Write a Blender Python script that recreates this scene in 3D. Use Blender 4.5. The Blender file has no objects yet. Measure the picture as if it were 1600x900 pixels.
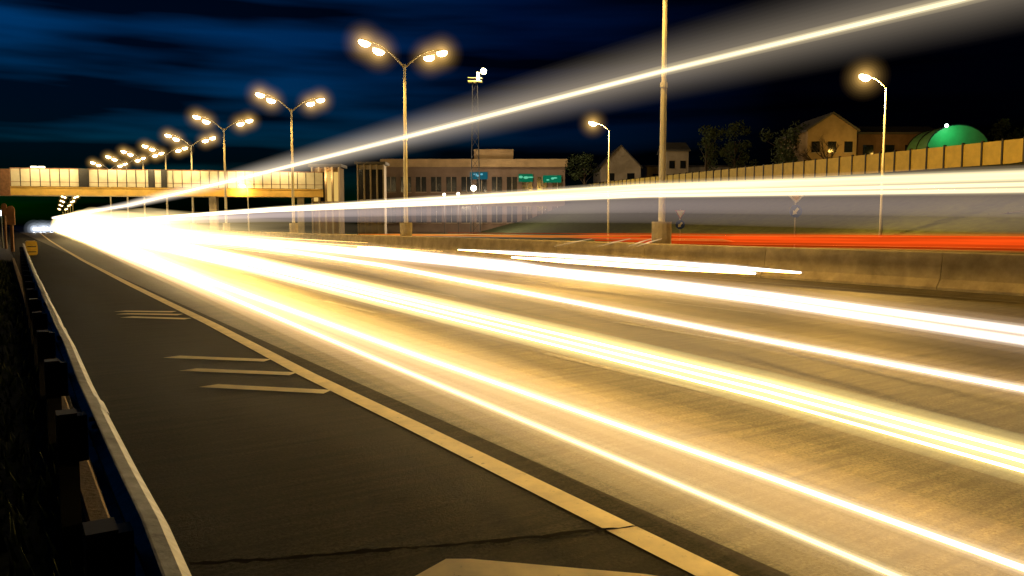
import bpy, bmesh, math, random
from mathutils import Vector, Matrix
random.seed(7)
SC = bpy.context.scene
COL = SC.collection
R = math.radians

# ------------------------------------------------------------------ camera
F = 1244.0
YAW = math.atan(795.0 / F)
PITCH = math.atan(100.0 / F)
CAM = Vector((0, 0, 1.8))
cd = bpy.data.cameras.new('camera')
cd.sensor_width = 36.0
cd.lens = 36.0 * F / 1600.0
cd.clip_start = 0.05
cd.clip_end = 5000
cam = bpy.data.objects.new('camera', cd)
cam.location = CAM
cam.rotation_euler = (math.pi / 2 - PITCH, 0, -YAW)
COL.objects.link(cam)
SC.camera = cam

# ------------------------------------------------------------------ view + sampling
SC.view_settings.view_transform = 'Standard'
SC.view_settings.look = 'None'
SC.view_settings.exposure = 0.0
SC.view_settings.gamma = 1.0
SC.view_settings.use_curve_mapping = False
cy = SC.cycles
cy.max_bounces = 5
cy.diffuse_bounces = 2
cy.glossy_bounces = 2
cy.volume_bounces = 0
cy.transparent_max_bounces = 96
cy.sample_clamp_indirect = 4.0
cy.sample_clamp_direct = 0.0
cy.use_denoising = True
cy.use_light_tree = True
cy.caustics_reflective = False
cy.caustics_refractive = False

# ------------------------------------------------------------------ world: night sky just after dusk, torn clouds
W = bpy.data.worlds.new('World')
SC.world = W
W.use_nodes = True
nt = W.node_tree
nt.nodes.clear()
N = nt.nodes.new
L = nt.links.new
out = N('ShaderNodeOutputWorld')
bg = N('ShaderNodeBackground')
sky = N('ShaderNodeTexSky')
sky.sky_type = 'NISHITA'
sky.sun_disc = False
sky.sun_elevation = R(-2.0)
sky.sun_rotation = R(-20.0)
tc = N('ShaderNodeTexCoord')
mp = N('ShaderNodeMapping')
mp.inputs['Scale'].default_value = (1.1, 1.1, 11.0)
mp.inputs['Location'].default_value = (3.1, 0.4, 0.35)
no = N('ShaderNodeTexNoise')
no.inputs['Scale'].default_value = 2.1
no.inputs['Detail'].default_value = 3.5
no.inputs['Roughness'].default_value = 0.52
cr = N('ShaderNodeValToRGB')
cr.color_ramp.elements[0].position = 0.43
cr.color_ramp.elements[0].color = (0.10, 0.08, 0.09, 1)
cr.color_ramp.elements[1].position = 0.66
cr.color_ramp.elements[1].color = (1, 1, 1, 1)
# the last dusk light sits over the far end of the road and dies away from it
sep = N('ShaderNodeSeparateXYZ')
dt = N('ShaderNodeVectorMath'); dt.operation = 'DOT_PRODUCT'
dt.inputs[1].default_value = (math.sin(R(-2)), math.cos(R(-2)), 0.0)
rp = N('ShaderNodeValToRGB')
rp.color_ramp.elements[0].position = 0.60
rp.color_ramp.elements[0].color = (0.003, 0.008, 0.03, 1)
rp.color_ramp.elements[1].position = 1.0
rp.color_ramp.elements[1].color = (0.002, 0.62, 1.0, 1)
e = rp.color_ramp.elements.new(0.80); e.color = (0.004, 0.15, 0.40, 1)
mul = N('ShaderNodeMix'); mul.data_type = 'RGBA'; mul.blend_type = 'MULTIPLY'; mul.inputs[0].default_value = 1.0
mul2 = N('ShaderNodeMix'); mul2.data_type = 'RGBA'; mul2.blend_type = 'MULTIPLY'; mul2.inputs[0].default_value = 1.0
L(tc.outputs['Generated'], mp.inputs['Vector'])
L(mp.outputs[0], no.inputs['Vector'])
L(no.outputs['Fac'], cr.inputs['Fac'])
L(tc.outputs['Generated'], dt.inputs[0])
L(dt.outputs['Value'], rp.inputs['Fac'])
L(sky.outputs[0], mul.inputs[6]); L(rp.outputs['Color'], mul.inputs[7])
el = N('ShaderNodeValToRGB')      # greener towards the horizon, deeper blue above
el.color_ramp.elements[0].position = 0.03; el.color_ramp.elements[0].color = (0.10, 0.33, 0.8, 1)
ez = el.color_ramp.elements.new(0.55); ez.color = (0.05, 0.06, 0.14, 1)
el.color_ramp.elements[1].position = 0.20; el.color_ramp.elements[1].color = (0.25, 0.34, 0.85, 1)
mul3 = N('ShaderNodeMix'); mul3.data_type = 'RGBA'; mul3.blend_type = 'MULTIPLY'; mul3.inputs[0].default_value = 1.0
L(tc.outputs['Generated'], sep.inputs[0]); L(sep.outputs['Z'], el.inputs['Fac'])
L(mul.outputs[2], mul3.inputs[6]); L(el.outputs['Color'], mul3.inputs[7])
L(mul3.outputs[2], mul2.inputs[6]); L(cr.outputs['Color'], mul2.inputs[7])
L(mul2.outputs[2], bg.inputs['Color'])
bg.inputs['Strength'].default_value = 0.38
L(bg.outputs[0], out.inputs['Surface'])

SODIUM = (1.0, 0.55, 0.10)
LAMP_W = 8000.0

# ------------------------------------------------------------------ pixel helpers: photo pixel (1600 x 900) -> world point
RM = cam.rotation_euler.to_matrix()
CT, ST = math.cos(YAW), math.sin(YAW)
def ray(px, py):
    return RM @ Vector(((px - 800) / F, -(py - 450) / F, -1.0))
def onz(px, py, z):
    d = ray(px, py)
    return CAM + d * ((z - CAM.z) / d.z)
def at(px, py, depth):
    d = ray(px, py)
    h = d.x * ST + d.y * CT
    return CAM + d * (depth / h)
def onx(px, py, x):
    d = ray(px, py)
    return CAM + d * (x / d.x)

# ------------------------------------------------------------------ materials
MATS = {}
def mat(name, col, rough=0.7, metal=0.0, var=0.25, scale=6.0, bump=0.0, bscale=60.0, spec=0.5, stretch=None):
    if name in MATS: return MATS[name]
    m = bpy.data.materials.new(name); m.use_nodes = True
    t = m.node_tree; b = t.nodes['Principled BSDF']
    b.inputs['Roughness'].default_value = rough
    b.inputs['Metallic'].default_value = metal
    b.inputs['Specular IOR Level'].default_value = spec
    co = t.nodes.new('ShaderNodeTexCoord')
    src = co.outputs['Object']
    if stretch:
        mp_ = t.nodes.new('ShaderNodeMapping'); mp_.inputs['Scale'].default_value = stretch
        t.links.new(src, mp_.inputs['Vector']); src = mp_.outputs[0]
    n = t.nodes.new('ShaderNodeTexNoise'); n.inputs['Scale'].default_value = scale
    n.inputs['Detail'].default_value = 6; n.inputs['Roughness'].default_value = 0.65
    t.links.new(src, n.inputs['Vector'])
    r = t.nodes.new('ShaderNodeValToRGB')
    r.color_ramp.elements[0].position = 0.3; r.color_ramp.elements[1].position = 0.7
    r.color_ramp.elements[0].color = tuple(c * (1 - var) for c in col) + (1,)
    r.color_ramp.elements[1].color = tuple(min(1, c * (1 + var)) for c in col) + (1,)
    t.links.new(n.outputs['Fac'], r.inputs['Fac'])
    t.links.new(r.outputs['Color'], b.inputs['Base Color'])
    if bump:
        n2 = t.nodes.new('ShaderNodeTexNoise'); n2.inputs['Scale'].default_value = bscale
        n2.inputs['Detail'].default_value = 3
        t.links.new(src, n2.inputs['Vector'])
        bp = t.nodes.new('ShaderNodeBump'); bp.inputs['Strength'].default_value = bump
        bp.inputs['Distance'].default_value = 0.02
        t.links.new(n2.outputs['Fac'], bp.inputs['Height'])
        t.links.new(bp.outputs[0], b.inputs['Normal'])
    MATS[name] = m
    return m
def emis(name, col, s):
    if name in MATS: return MATS[name]
    m = bpy.data.materials.new(name); m.use_nodes = True
    t = m.node_tree; t.nodes.clear()
    o = t.nodes.new('ShaderNodeOutputMaterial'); e_ = t.nodes.new('ShaderNodeEmission')
    e_.inputs['Color'].default_value = tuple(col) + (1,); e_.inputs['Strength'].default_value = s
    t.links.new(e_.outputs[0], o.inputs['Surface'])
    MATS[name] = m
    return m

def asphalt(nm='asphalt', kd=1.0, spec=.4, r0=.34, r1_=.62):
    m = bpy.data.materials.new(nm); m.use_nodes = True
    t = m.node_tree; b = t.nodes['Principled BSDF']; n_ = t.nodes.new; l_ = t.links.new
    co = n_('ShaderNodeTexCoord')
    def noise(scale, detail, rough=0.6, st=None):
        src = co.outputs['Object']
        if st:
            q = n_('ShaderNodeMapping'); q.inputs['Scale'].default_value = st; l_(src, q.inputs['Vector']); src = q.outputs[0]
        k = n_('ShaderNodeTexNoise'); k.inputs['Scale'].default_value = scale; k.inputs['Detail'].default_value = detail
        k.inputs['Roughness'].default_value = rough; l_(src, k.inputs['Vector']); return k.outputs['Fac']
    patch = noise(0.55, 6, 0.65, (1.0, 0.28, 1))
    grain = noise(42, 5, 0.8)
    rake = noise(1.0, 5, 0.7, (0.7, 9.0, 1))
    wheel = noise(1.0, 2, 0.5, (0.9, 0.012, 1))
    r1 = n_('ShaderNodeValToRGB'); r1.color_ramp.elements[0].position = .3; r1.color_ramp.elements[1].position = .72
    r1.color_ramp.elements[0].color = (.026 * kd, .023 * kd, .019 * kd, 1); r1.color_ramp.elements[1].color = (.085 * kd, .074 * kd, .050 * kd, 1)
    l_(patch, r1.inputs['Fac'])
    r2 = n_('ShaderNodeValToRGB'); r2.color_ramp.elements[0].position = .36; r2.color_ramp.elements[1].position = .66
    r2.color_ramp.elements[0].color = (.12, .12, .12, 1); r2.color_ramp.elements[1].color = (2.8, 2.7, 2.5, 1)
    l_(grain, r2.inputs['Fac'])
    r3 = n_('ShaderNodeValToRGB'); r3.color_ramp.elements[0].position = .35; r3.color_ramp.elements[1].position = .65
    r3.color_ramp.elements[0].color = (.38, .38, .38, 1); r3.color_ramp.elements[1].color = (1.7, 1.7, 1.7, 1)
    l_(rake, r3.inputs['Fac'])
    r4 = n_('ShaderNodeValToRGB'); r4.color_ramp.elements[0].position = .35; r4.color_ramp.elements[1].position = .65
    r4.color_ramp.elements[0].color = (.68, .68, .68, 1); r4.color_ramp.elements[1].color = (1.25, 1.25, 1.25, 1)
    l_(wheel, r4.inputs['Fac'])
    cur = r1.outputs['Color']
    for r in (r2, r3, r4):
        x = n_('ShaderNodeMix'); x.data_type = 'RGBA'; x.blend_type = 'MULTIPLY'; x.inputs[0].default_value = 1
        l_(cur, x.inputs[6]); l_(r.outputs['Color'], x.inputs[7]); cur = x.outputs[2]
    l_(cur, b.inputs['Base Color'])
    rr = n_('ShaderNodeMapRange'); rr.inputs['To Min'].default_value = r0; rr.inputs['To Max'].default_value = r1_
    l_(patch, rr.inputs['Value']); l_(rr.outputs[0], b.inputs['Roughness'])
    b.inputs['Specular IOR Level'].default_value = spec
    bp = n_('ShaderNodeBump'); bp.inputs['Strength'].default_value = .8; bp.inputs['Distance'].default_value = .012
    l_(grain, bp.inputs['Height']); l_(bp.outputs[0], b.inputs['Normal'])
    MATS[nm] = m
    return m
def paint(name, col, wear):
    """road paint worn through to the asphalt"""
    m = mat(name, col, .55, var=.2, scale=3)
    t = m.node_tree; b = t.nodes['Principled BSDF']
    co = t.nodes.new('ShaderNodeTexCoord')
    n = t.nodes.new('ShaderNodeTexNoise'); n.inputs['Scale'].default_value = 14; n.inputs['Detail'].default_value = 8
    n.inputs['Roughness'].default_value = .75
    t.links.new(co.outputs['Object'], n.inputs['Vector'])
    r = t.nodes.new('ShaderNodeValToRGB'); r.color_ramp.elements[0].position = wear; r.color_ramp.elements[1].position = wear + .12
    r.color_ramp.elements[0].color = (.06, .055, .05, 1); r.color_ramp.elements[1].color = (1, 1, 1, 1)
    t.links.new(n.outputs['Fac'], r.inputs['Fac'])
    x = t.nodes.new('ShaderNodeMix'); x.data_type = 'RGBA'; x.blend_type = 'MULTIPLY'; x.inputs[0].default_value = 1
    old = b.inputs['Base Color'].links[0].from_socket
    t.links.new(old, x.inputs[6]); t.links.new(r.outputs['Color'], x.inputs[7]); t.links.new(x.outputs[2], b.inputs['Base Color'])
    return m

ASPH = asphalt('asphalt', .75, .22, .42, .7)
SHOULDER = asphalt('shoulder_asphalt', .22, .03, .5, .85)
PAINT = paint('road_paint', (.80, .66, .36), .27)
PAINT3 = paint('faint_lane_paint', (.15, .14, .12), .40)  # dashes washed out by the trails' light, put into a darker colour
PAINT2 = paint('bar_paint', (.80, .68, .40), .15)
GALV = mat('galvanised_steel', (.34, .36, .38), .50, .30, .5, 9, .12, 30)
POLE = mat('pole_steel', (.45, .44, .42), .45, .35, .2, 3, stretch=(1, 1, .4))
CONC = mat('concrete', (.40, .33, .22), .85, 0, .32, 1.6, .4, 14)
CONC2 = mat('pale_concrete', (.34, .31, .27), .85, 0, .25, 2.5, .3, 20)
SOIL = mat('verge_soil', (.030, .042, .014), .95, 0, .5, 1.4, .8, 9)
GRASS = mat('verge_grass', (.035, .062, .016), .8, 0, .4, 2)
DARK = mat('dark_metal', (.03, .03, .035), .5, .3)
LEAF = mat('leaf_green', (.035, .055, .018), .8, 0, .5, .6)
BARK = mat('bark', (.07, .05, .035), .9, 0, .4, 4, .5)
BRICK = mat('ochre_render', (.34, .24, .14), .85, 0, .25, .5)
PALE = mat('pale_render', (.40, .34, .28), .85, 0, .2, .4)
ROOF = mat('roof_sheet', (.10, .09, .085), .7, .1, .3, .6)
GLASS = mat('dark_glass', (.012, .015, .02), .12, 0, .2)
YELLOW = mat('yellow_plastic', (.72, .46, .03), .5, 0, .2, 4)
PANEL = mat('ochre_panel', (.60, .46, .11), .6, 0, .15, 1.2)
SCREEN = mat('milky_screen', (.58, .54, .44), .35, 0, .2, .5)
RUST = mat('rusty_brown', (.22, .11, .06), .8, 0, .35, 3)
SIGNW = mat('sign_white', (.75, .74, .70), .4, 0, .08)
SIGNB = mat('sign_blue', (.02, .06, .30), .4, 0, .1)
SIGNR = mat('sign_red', (.50, .03, .02), .4, 0, .1)
BOWL = emis('lamp_bowl_glow', (1.0, .72, .34), 45)
RUBBER = mat('rubber', (.02, .02, .02), .9)
CARW = mat('car_paint_pale', (.5, .5, .52), .25, .2, .05)

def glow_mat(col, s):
    """painted halo round a trail or lamp, no real haze: an emitting volume, s is radiance per metre"""
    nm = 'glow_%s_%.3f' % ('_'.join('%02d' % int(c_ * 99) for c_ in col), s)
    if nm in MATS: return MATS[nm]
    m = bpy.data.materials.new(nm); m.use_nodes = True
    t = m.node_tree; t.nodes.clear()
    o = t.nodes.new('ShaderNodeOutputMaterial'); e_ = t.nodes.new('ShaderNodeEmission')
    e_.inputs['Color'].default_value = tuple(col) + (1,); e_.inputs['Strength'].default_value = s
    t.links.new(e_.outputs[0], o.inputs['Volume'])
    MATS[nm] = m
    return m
# ------------------------------------------------------------------ mesh helpers
def box(bm, c, s, M=None):
    r = bmesh.ops.create_cube(bm, size=1.0)['verts']
    for v in r:
        v.co = Vector((v.co.x * s[0] + c[0], v.co.y * s[1] + c[1], v.co.z * s[2] + c[2]))
        if M: v.co = M @ v.co
    return r
def tube(bm, pts, rad, n=8, cap=True, rz=None):
    """tube along pts; rad number or list; rz: vertical radius when elliptical. Returns nothing."""
    pts = [Vector(p) for p in pts]
    rings = []
    for i, p in enumerate(pts):
        a = pts[max(0, i - 1)]; b = pts[min(len(pts) - 1, i + 1)]
        d = (b - a).normalized()
        up = Vector((0, 0, 1)) if abs(d.z) < .95 else Vector((0, 1, 0))
        s = d.cross(up).normalized(); u = s.cross(d).normalized()
        r = rad[i] if isinstance(rad, (list, tuple)) else rad
        q = (rz[i] if isinstance(rz, (list, tuple)) else rz) if rz else r
        rings.append([bm.verts.new(p + s * (r * math.cos(2 * math.pi * k / n)) + u * (q * math.sin(2 * math.pi * k / n))) for k in range(n)])
    for A, B in zip(rings, rings[1:]):
        for k in range(n):
            bm.faces.new((A[k], A[(k + 1) % n], B[(k + 1) % n], B[k]))
    if cap:
        bm.faces.new(rings[0][::-1]); bm.faces.new(rings[-1])
def prism(bm, poly, y0, y1, axis='y'):
    """extrude a 2D polygon; axis y: poly is (x,z); axis x: poly is (y,z); axis z: poly is (x,y)"""
    def P(a, b, t):
        return {'y': (a, t, b), 'x': (t, a, b), 'z': (a, b, t)}[axis]
    A = [bm.verts.new(P(a, b, y0)) for a, b in poly]
    B = [bm.verts.new(P(a, b, y1)) for a, b in poly]
    n = len(poly)
    for k in range(n):
        bm.faces.new((A[k], A[(k + 1) % n], B[(k + 1) % n], B[k]))
    bm.faces.new(A[::-1]); bm.faces.new(B)
def sheet(bm, pts):
    bm.faces.new([bm.verts.new(p) for p in pts])
def obj(name, bm, m, parent=None, smooth=False, kind=None):
    bmesh.ops.recalc_face_normals(bm, faces=bm.faces[:])
    me = bpy.data.meshes.new(name); bm.to_mesh(me); bm.free()
    for x in (m if isinstance(m, (list, tuple)) else [m]): me.materials.append(x)
    if smooth:
        for p in me.polygons: p.use_smooth = True
    o = bpy.data.objects.new(name, me); COL.objects.link(o)
    if parent: o.parent = parent
    if kind: o['kind'] = kind
    return o
def thing(name, label, cat, loc=(0, 0, 0), rz=0, group=None):
    o = bpy.data.objects.new(name, None); o.empty_display_size = .2; COL.objects.link(o)
    o.location = loc; o.rotation_euler = (0, 0, rz)
    return tag(o, label, cat, group)
def tag(o, label, cat, group=None):
    o['label'] = label; o['category'] = cat
    if group: o['group'] = group
    return o
def copy_thing(o, loc, rz, label, parent=None):
    c = o.copy(); COL.objects.link(c)
    if parent: c.parent = parent
    else:
        c.location = loc; c.rotation_euler = (0, 0, rz); c['label'] = label
    for ch in list(o.children): copy_thing(ch, None, None, None, c)
    return c
def lamp(name, parent, loc, power, col=SODIUM, rad=.25, spot=None, rot=None):
    d = bpy.data.lights.new(name, 'SPOT' if spot else 'POINT')
    d.energy = power; d.color = col; d.shadow_soft_size = rad
    if spot: d.spot_size = R(spot); d.spot_blend = .75
    o = bpy.data.objects.new(name, d); COL.objects.link(o); o.location = loc
    if rot: o.rotation_euler = rot
    if parent: o.parent = parent
    return o
NB = bmesh.new

# ------------------------------------------------------------------ setting
bm = NB(); sheet(bm, [(-1500, -300, -.02), (2500, -300, -.02), (2500, 3000, -.02), (-1500, 3000, -.02)])
obj('ground', bm, SOIL, kind='structure')
XB = 21.4                                                     # face of the median barrier
def strip(name, x0, x1, y0, y1, z, m, steps=1):
    b_ = NB()
    for i in range(steps):
        a = y0 + (y1 - y0) * i / steps; c = y0 + (y1 - y0) * (i + 1) / steps
        sheet(b_, [(x0, a, z), (x1, a, z), (x1, c, z), (x0, c, z)])
    return obj(name, b_, m, kind='structure')
strip('road', 3.33, 23.0, -30, 700, .004, ASPH)
strip('road_shoulder', .47, 3.327, -30, 700, .004, SHOULDER)
bm = NB(); sheet(bm, [(-11, 47, .000), (.465, 47, .000), (.465, 700, .000), (-14, 700, .000)])
obj('side_road', bm, ASPH, kind='structure')
strip('opposite_road', 25.2, 36.2, -30, 700, .004, ASPH)
strip('median', 23.0, 25.2, -30, 700, .012, CONC)
# kerb under the guardrail
bm = NB(); prism(bm, [(.335, -.02), (.455, -.02), (.455, .11), (.44, .125), (.35, .125), (.335, .11)], -10, 46.5)
obj('kerb', bm, mat('kerb_stone', (.22, .16, .11), .85, 0, .35, 3, .4, 30), kind='structure')

# edge line, lane dashes, far edge line, transverse bars, worn arrow
MZ = .008
def line_strip(bm, pts, w):
    for a, b in zip(pts, pts[1:]):
        a = Vector(a); b = Vector(b)
        s = (b - a).cross(Vector((0, 0, 1))).normalized() * (w / 2)
        sheet(bm, [a - s, a + s, b + s, b - s])
bm = NB()
ep = [onz(px, py, MZ) for px, py in ((1122, 900), (900, 790), (650, 667), (480, 585), (330, 506), (200, 443), (130, 407), (100, 389.5))]
d0 = (ep[0] - ep[1]).normalized()
ep = [ep[0] + d0 * 12] + ep + [Vector((4.35, 100, MZ)), Vector((5.8, 160, MZ)), Vector((9, 300, MZ))]
line_strip(bm, ep, .19)
obj('edge_line_marking', bm, PAINT, kind='structure')
bm = NB()
for k, x in enumerate((6.3, 9.4, 12.8, 16.2)):
    y = -12 + k * 2.3
    while y < 260:
        sheet(bm, [(x - .06, y, MZ), (x + .06, y, MZ), (x + .06, y + 3, MZ), (x - .06, y + 3, MZ)]); y += 9
sheet(bm, [(19.6, -30, MZ), (19.75, -30, MZ), (19.75, 300, MZ), (19.6, 300, MZ)])
obj('lane_marking', bm, PAINT3, kind='structure')
bm = NB()
for L0, R0 in (((262, 557), (418, 563)), ((287, 577), (458, 584)), ((318, 602), (512, 612)),
               ((183, 486), (272, 487)), ((186, 490), (282, 491.5)), ((193, 495), (294, 498))):
    a = onz(*L0, MZ); b = onz(*R0, MZ)
    w = .19 if L0[1] > 540 else .22
    d = (b - a).normalized(); s = Vector((-d.y, d.x, 0)) * (w / 2)
    sheet(bm, [a - s, b - s, b + s, a + s + d * .12])
obj('transverse_bar_marking', bm, PAINT2, kind='structure')
bm = NB()
sheet(bm, [onz(px, py, MZ) for px, py in ((661, 893), (697, 873), (735, 873), (1010, 897), (1060, 905), (1150, 960), (760, 960), (640, 905))])
obj('worn_panel_marking', bm, PAINT, kind='structure')
# cracks in the asphalt
def crack(pts, w, seed):
    rnd = random.Random(seed); b_ = NB(); P = []
    for (x0, y0), (x1, y1) in zip(pts, pts[1:]):
        for k in range(10):
            t = k / 10; P.append(onz(x0 + (x1 - x0) * t, y0 + (y1 - y0) * t + rnd.uniform(-1.3, 1.3), .011))
    prev = None
    for i, p in enumerate(P):
        ww = w * rnd.uniform(.35, 1.2) * min(1, (len(P) - i) / 12)
        cur = (b_.verts.new(p + Vector((0, -ww, 0))), b_.verts.new(p + Vector((0, ww, 0))))
        if prev: b_.faces.new((prev[0], cur[0], cur[1], prev[1]))
        prev = cur
    return b_
TAR = mat('crack_dark', (.006, .005, .005), 1.0, spec=.05)
obj('road_crack', crack([(296, 881), (420, 874), (560, 862), (700, 851), (850, 838), (935, 826), (1045, 819)], .028, 3), TAR, kind='structure')
obj('road_crack', crack([(560, 610), (720, 690), (830, 742), (960, 803), (1100, 872), (1190, 915)], .006, 5), TAR, kind='structure')

# ground cover on the verge
bm = NB()
rnd = random.Random(11)
for k in range(9000):
    y = 1.0 + 60 * rnd.random() ** 1.7; x = .30 - abs(rnd.gauss(0, 1.5)) - .02 - (y > 44) * .3
    if y > 46 and x > -12: continue
    h = rnd.uniform(.04, .16); a = rnd.uniform(0, 6.28); w = .012 + .0006 * y
    c, s = math.cos(a) * w, math.sin(a) * w; lx, ly = rnd.uniform(-.06, .06), rnd.uniform(-.06, .06)
    sheet(bm, [(x - c, y - s, -.02), (x + c, y + s, -.02), (x + lx, y + ly, h)])
obj('grass', bm, GRASS, kind='stuff')

# embankment on the right, carrying the panel wall
WP = [at(1690, 243, 64), at(1600, 255, 70), at(1000, 297, 147), at(868, 307, 200)]
dir_w = (WP[2] - WP[1]); dir_w.z = 0; dir_w.normalize()
nrm_w = Vector((-dir_w.y, dir_w.x, 0))
if nrm_w.x > 0: nrm_w = -nrm_w
bm = NB()
rows = []
for p in [WP[0] - dir_w * 80] + WP + [WP[3] + dir_w * 150]:
    q = Vector((p.x, p.y, 0)); zt = p.z
    rows.append([bm.verts.new(q + nrm_w * 26 + Vector((0, 0, -.03))), bm.verts.new(q + nrm_w * 15 + Vector((0, 0, zt * .35))),
                 bm.verts.new(q + nrm_w * 1.5 + Vector((0, 0, zt - .05))), bm.verts.new(q - nrm_w * 60 + Vector((0, 0, zt + .4)))])
for A, B in zip(rows, rows[1:]):
    for k in range(3): bm.faces.new((A[k], A[k + 1], B[k + 1], B[k]))
obj('embankment', bm, SOIL, kind='structure', smooth=True)

# ------------------------------------------------------------------ median barrier
t = thing('concrete_barrier', 'long grey concrete median barrier with sloped foot along the far lanes', 'barrier', (XB, 0, 0))
prof = [(0, 0), (0, .08), (.16, .30), (.25, 1.0), (.27, 1.03), (.43, 1.03), (.45, 1.0), (.54, .30), (.70, .08), (.70, 0)]
y = -18.0
while y < 320:
    ln = 6.0
    bm = NB(); prism(bm, prof, y + .012, y + ln - .012)
    obj('barrier_segment', bm, CONC, t)
    y += ln if y < 120 else ln
    if y > 120: break
bm = NB(); prism(bm, prof, y + .012, 330); obj('barrier_segment', bm, CONC, t)

# ------------------------------------------------------------------ guardrail on the left
t = thing('guardrail', 'bent galvanised guardrail on posts along the left shoulder', 'guardrail', (0, 0, 0))
rail_px = [(354, 990), (306, 900), (255, 806), (209, 720), (168, 641), (126, 557), (104, 516), (82, 474), (65, 441), (51, 412), (42, 392), (38, 380)]
RT = .78
rp_ = [onz(px, py, RT) for px, py in rail_px]
wave = [(.0, .004), (.045, -.006), (.082, -.045), (.082, -.10), (0, -.15), (0, -.175), (.082, -.22), (.082, -.265), (.045, -.31), (.0, -.325)]
back = [(x - .008, z) for x, z in wave[::-1]]
ring = wave + back
bm = NB(); prev = None
rp_ = [rp_[0] + (rp_[0] - rp_[1]) * 1.5] + rp_
dense = []
for a, b in zip(rp_, rp_[1:]):
    n_ = max(1, int((b - a).length / .7))
    for k in range(n_): dense.append(a.lerp(b, k / n_))
dense.append(rp_[-1])
rr = random.Random(4)
for i, p in enumerate(dense):
    jx, jz = rr.uniform(-.007, .007), rr.uniform(-.007, .007)
    cur = [bm.verts.new((p.x + x - .07 + jx, p.y, p.z + z + jz)) for x, z in ring]
    if prev:
        for k in range(len(ring)): bm.faces.new((prev[k], prev[(k + 1) % len(ring)], cur[(k + 1) % len(ring)], cur[k]))
    prev = cur
rail = obj('rail', bm, GALV, t)
def rail_x(y):
    for a, b in zip(rp_, rp_[1:]):
        if a.y <= y <= b.y: return a.x + (b.x - a.x) * (y - a.y) / (b.y - a.y)
    return rp_[-1].x
y = 1.05; k = 0
while y < 44:
    x = rail_x(y)
    bm = NB(); box(bm, (x - .19, y, .30), (.10, .14, .90)); box(bm, (x - .115, y, .60), (.05, .10, .26))
    obj('post', bm, DARK, t)
    if k % 2 == 0:
        bm = NB(); pv_ = None
        for yy in (y - .08, y + .26):
            xx = rail_x(yy); c_ = [bm.verts.new((xx + q[0] - .062, yy, RT + q[1] * .96 - .006)) for q in wave]
            if pv_:
                for j in range(len(wave) - 1): bm.faces.new((pv_[j], pv_[j + 1], c_[j + 1], c_[j]))
            pv_ = c_
        for dz in (-.05, .05):
            for dy in (-.08, .12): tube(bm, [(rail_x(y + dy) - .07, y + dy, RT - .165 + dz), (rail_x(y + dy) - .03, y + dy, RT - .165 + dz)], .014, 6)
        obj('splice_plate', bm, GALV, t)
    y += 2.0; k += 1

# yellow crash cushion at the rail's far end
c = at(44, 373, 46); 
t = thing('crash_cushion', 'yellow box shaped crash cushion at the far end of guardrail', 'crash cushion', (c.x + .15, c.y + .4, 0))
bm = NB(); prism(bm, [(-.30, .0), (.28, .0), (.31, .38), (.26, .82), (-.28, .82), (-.32, .42)], -.5, .9)
bmesh.ops.bevel(bm, geom=bm.edges[:], offset=.05, segments=2, affect='EDGES')
obj('shell', bm, YELLOW, t)
for z in (.2, .5):
    bm = NB(); box(bm, (0, -.53, z), (.44, .04, .05)); obj('band', bm, DARK, t)

# ------------------------------------------------------------------ street lamps: four headed poles in the median
PX = 23.9
HP = 12.75
def add_glow(parent, p, shells, col):  # nested emitting spheres added round a lamp to imitate bloom
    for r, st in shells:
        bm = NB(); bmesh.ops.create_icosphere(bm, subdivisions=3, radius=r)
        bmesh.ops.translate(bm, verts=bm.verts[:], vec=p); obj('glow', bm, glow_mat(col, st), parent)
def make_head(root, p, ang):
    """luminaire: housing with a glowing bowl; p local, ang direction the arm points"""
    d = Vector((math.cos(ang), math.sin(ang), .22)).normalized()
    s = Vector((-math.sin(ang), math.cos(ang), 0)); u = d.cross(s)
    M = Matrix((d, s, u)).transposed().to_4x4(); M.translation = p
    bm = NB()
    sec = [(-.10, .05, .05), (.05, .11, .08), (.30, .17, .12), (.62, .16, .11), (.85, .07, .05)]
    pr = None
    for x, w, h in sec:
        cur = [bm.verts.new(M @ Vector((x, w * math.cos(a), max(-.02, h * math.sin(a))))) for a in [k * math.pi / 5 for k in range(10)]]
        if pr:
            for k in range(10): bm.faces.new((pr[k], pr[(k + 1) % 10], cur[(k + 1) % 10], cur[k]))
        else: bm.faces.new(cur[::-1])
        pr = cur
    bm.faces.new(pr)
    hd = obj('lamp_head', bm, POLE, root, smooth=True)
    bm = NB()
    bmesh.ops.create_uvsphere(bm, u_segments=14, v_segments=8, radius=1.0)
    for v in bm.verts: v.co = M @ Vector((v.co.x * .42 + .44, v.co.y * .25, -.09 + v.co.z * (.27 if v.co.z < 0 else .07)))
    obj('bowl', bm, BOWL, hd, smooth=True)
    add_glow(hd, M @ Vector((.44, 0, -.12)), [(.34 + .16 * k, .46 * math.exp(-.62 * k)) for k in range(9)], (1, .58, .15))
    return M @ Vector((.42, 0, -.5))
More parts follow.
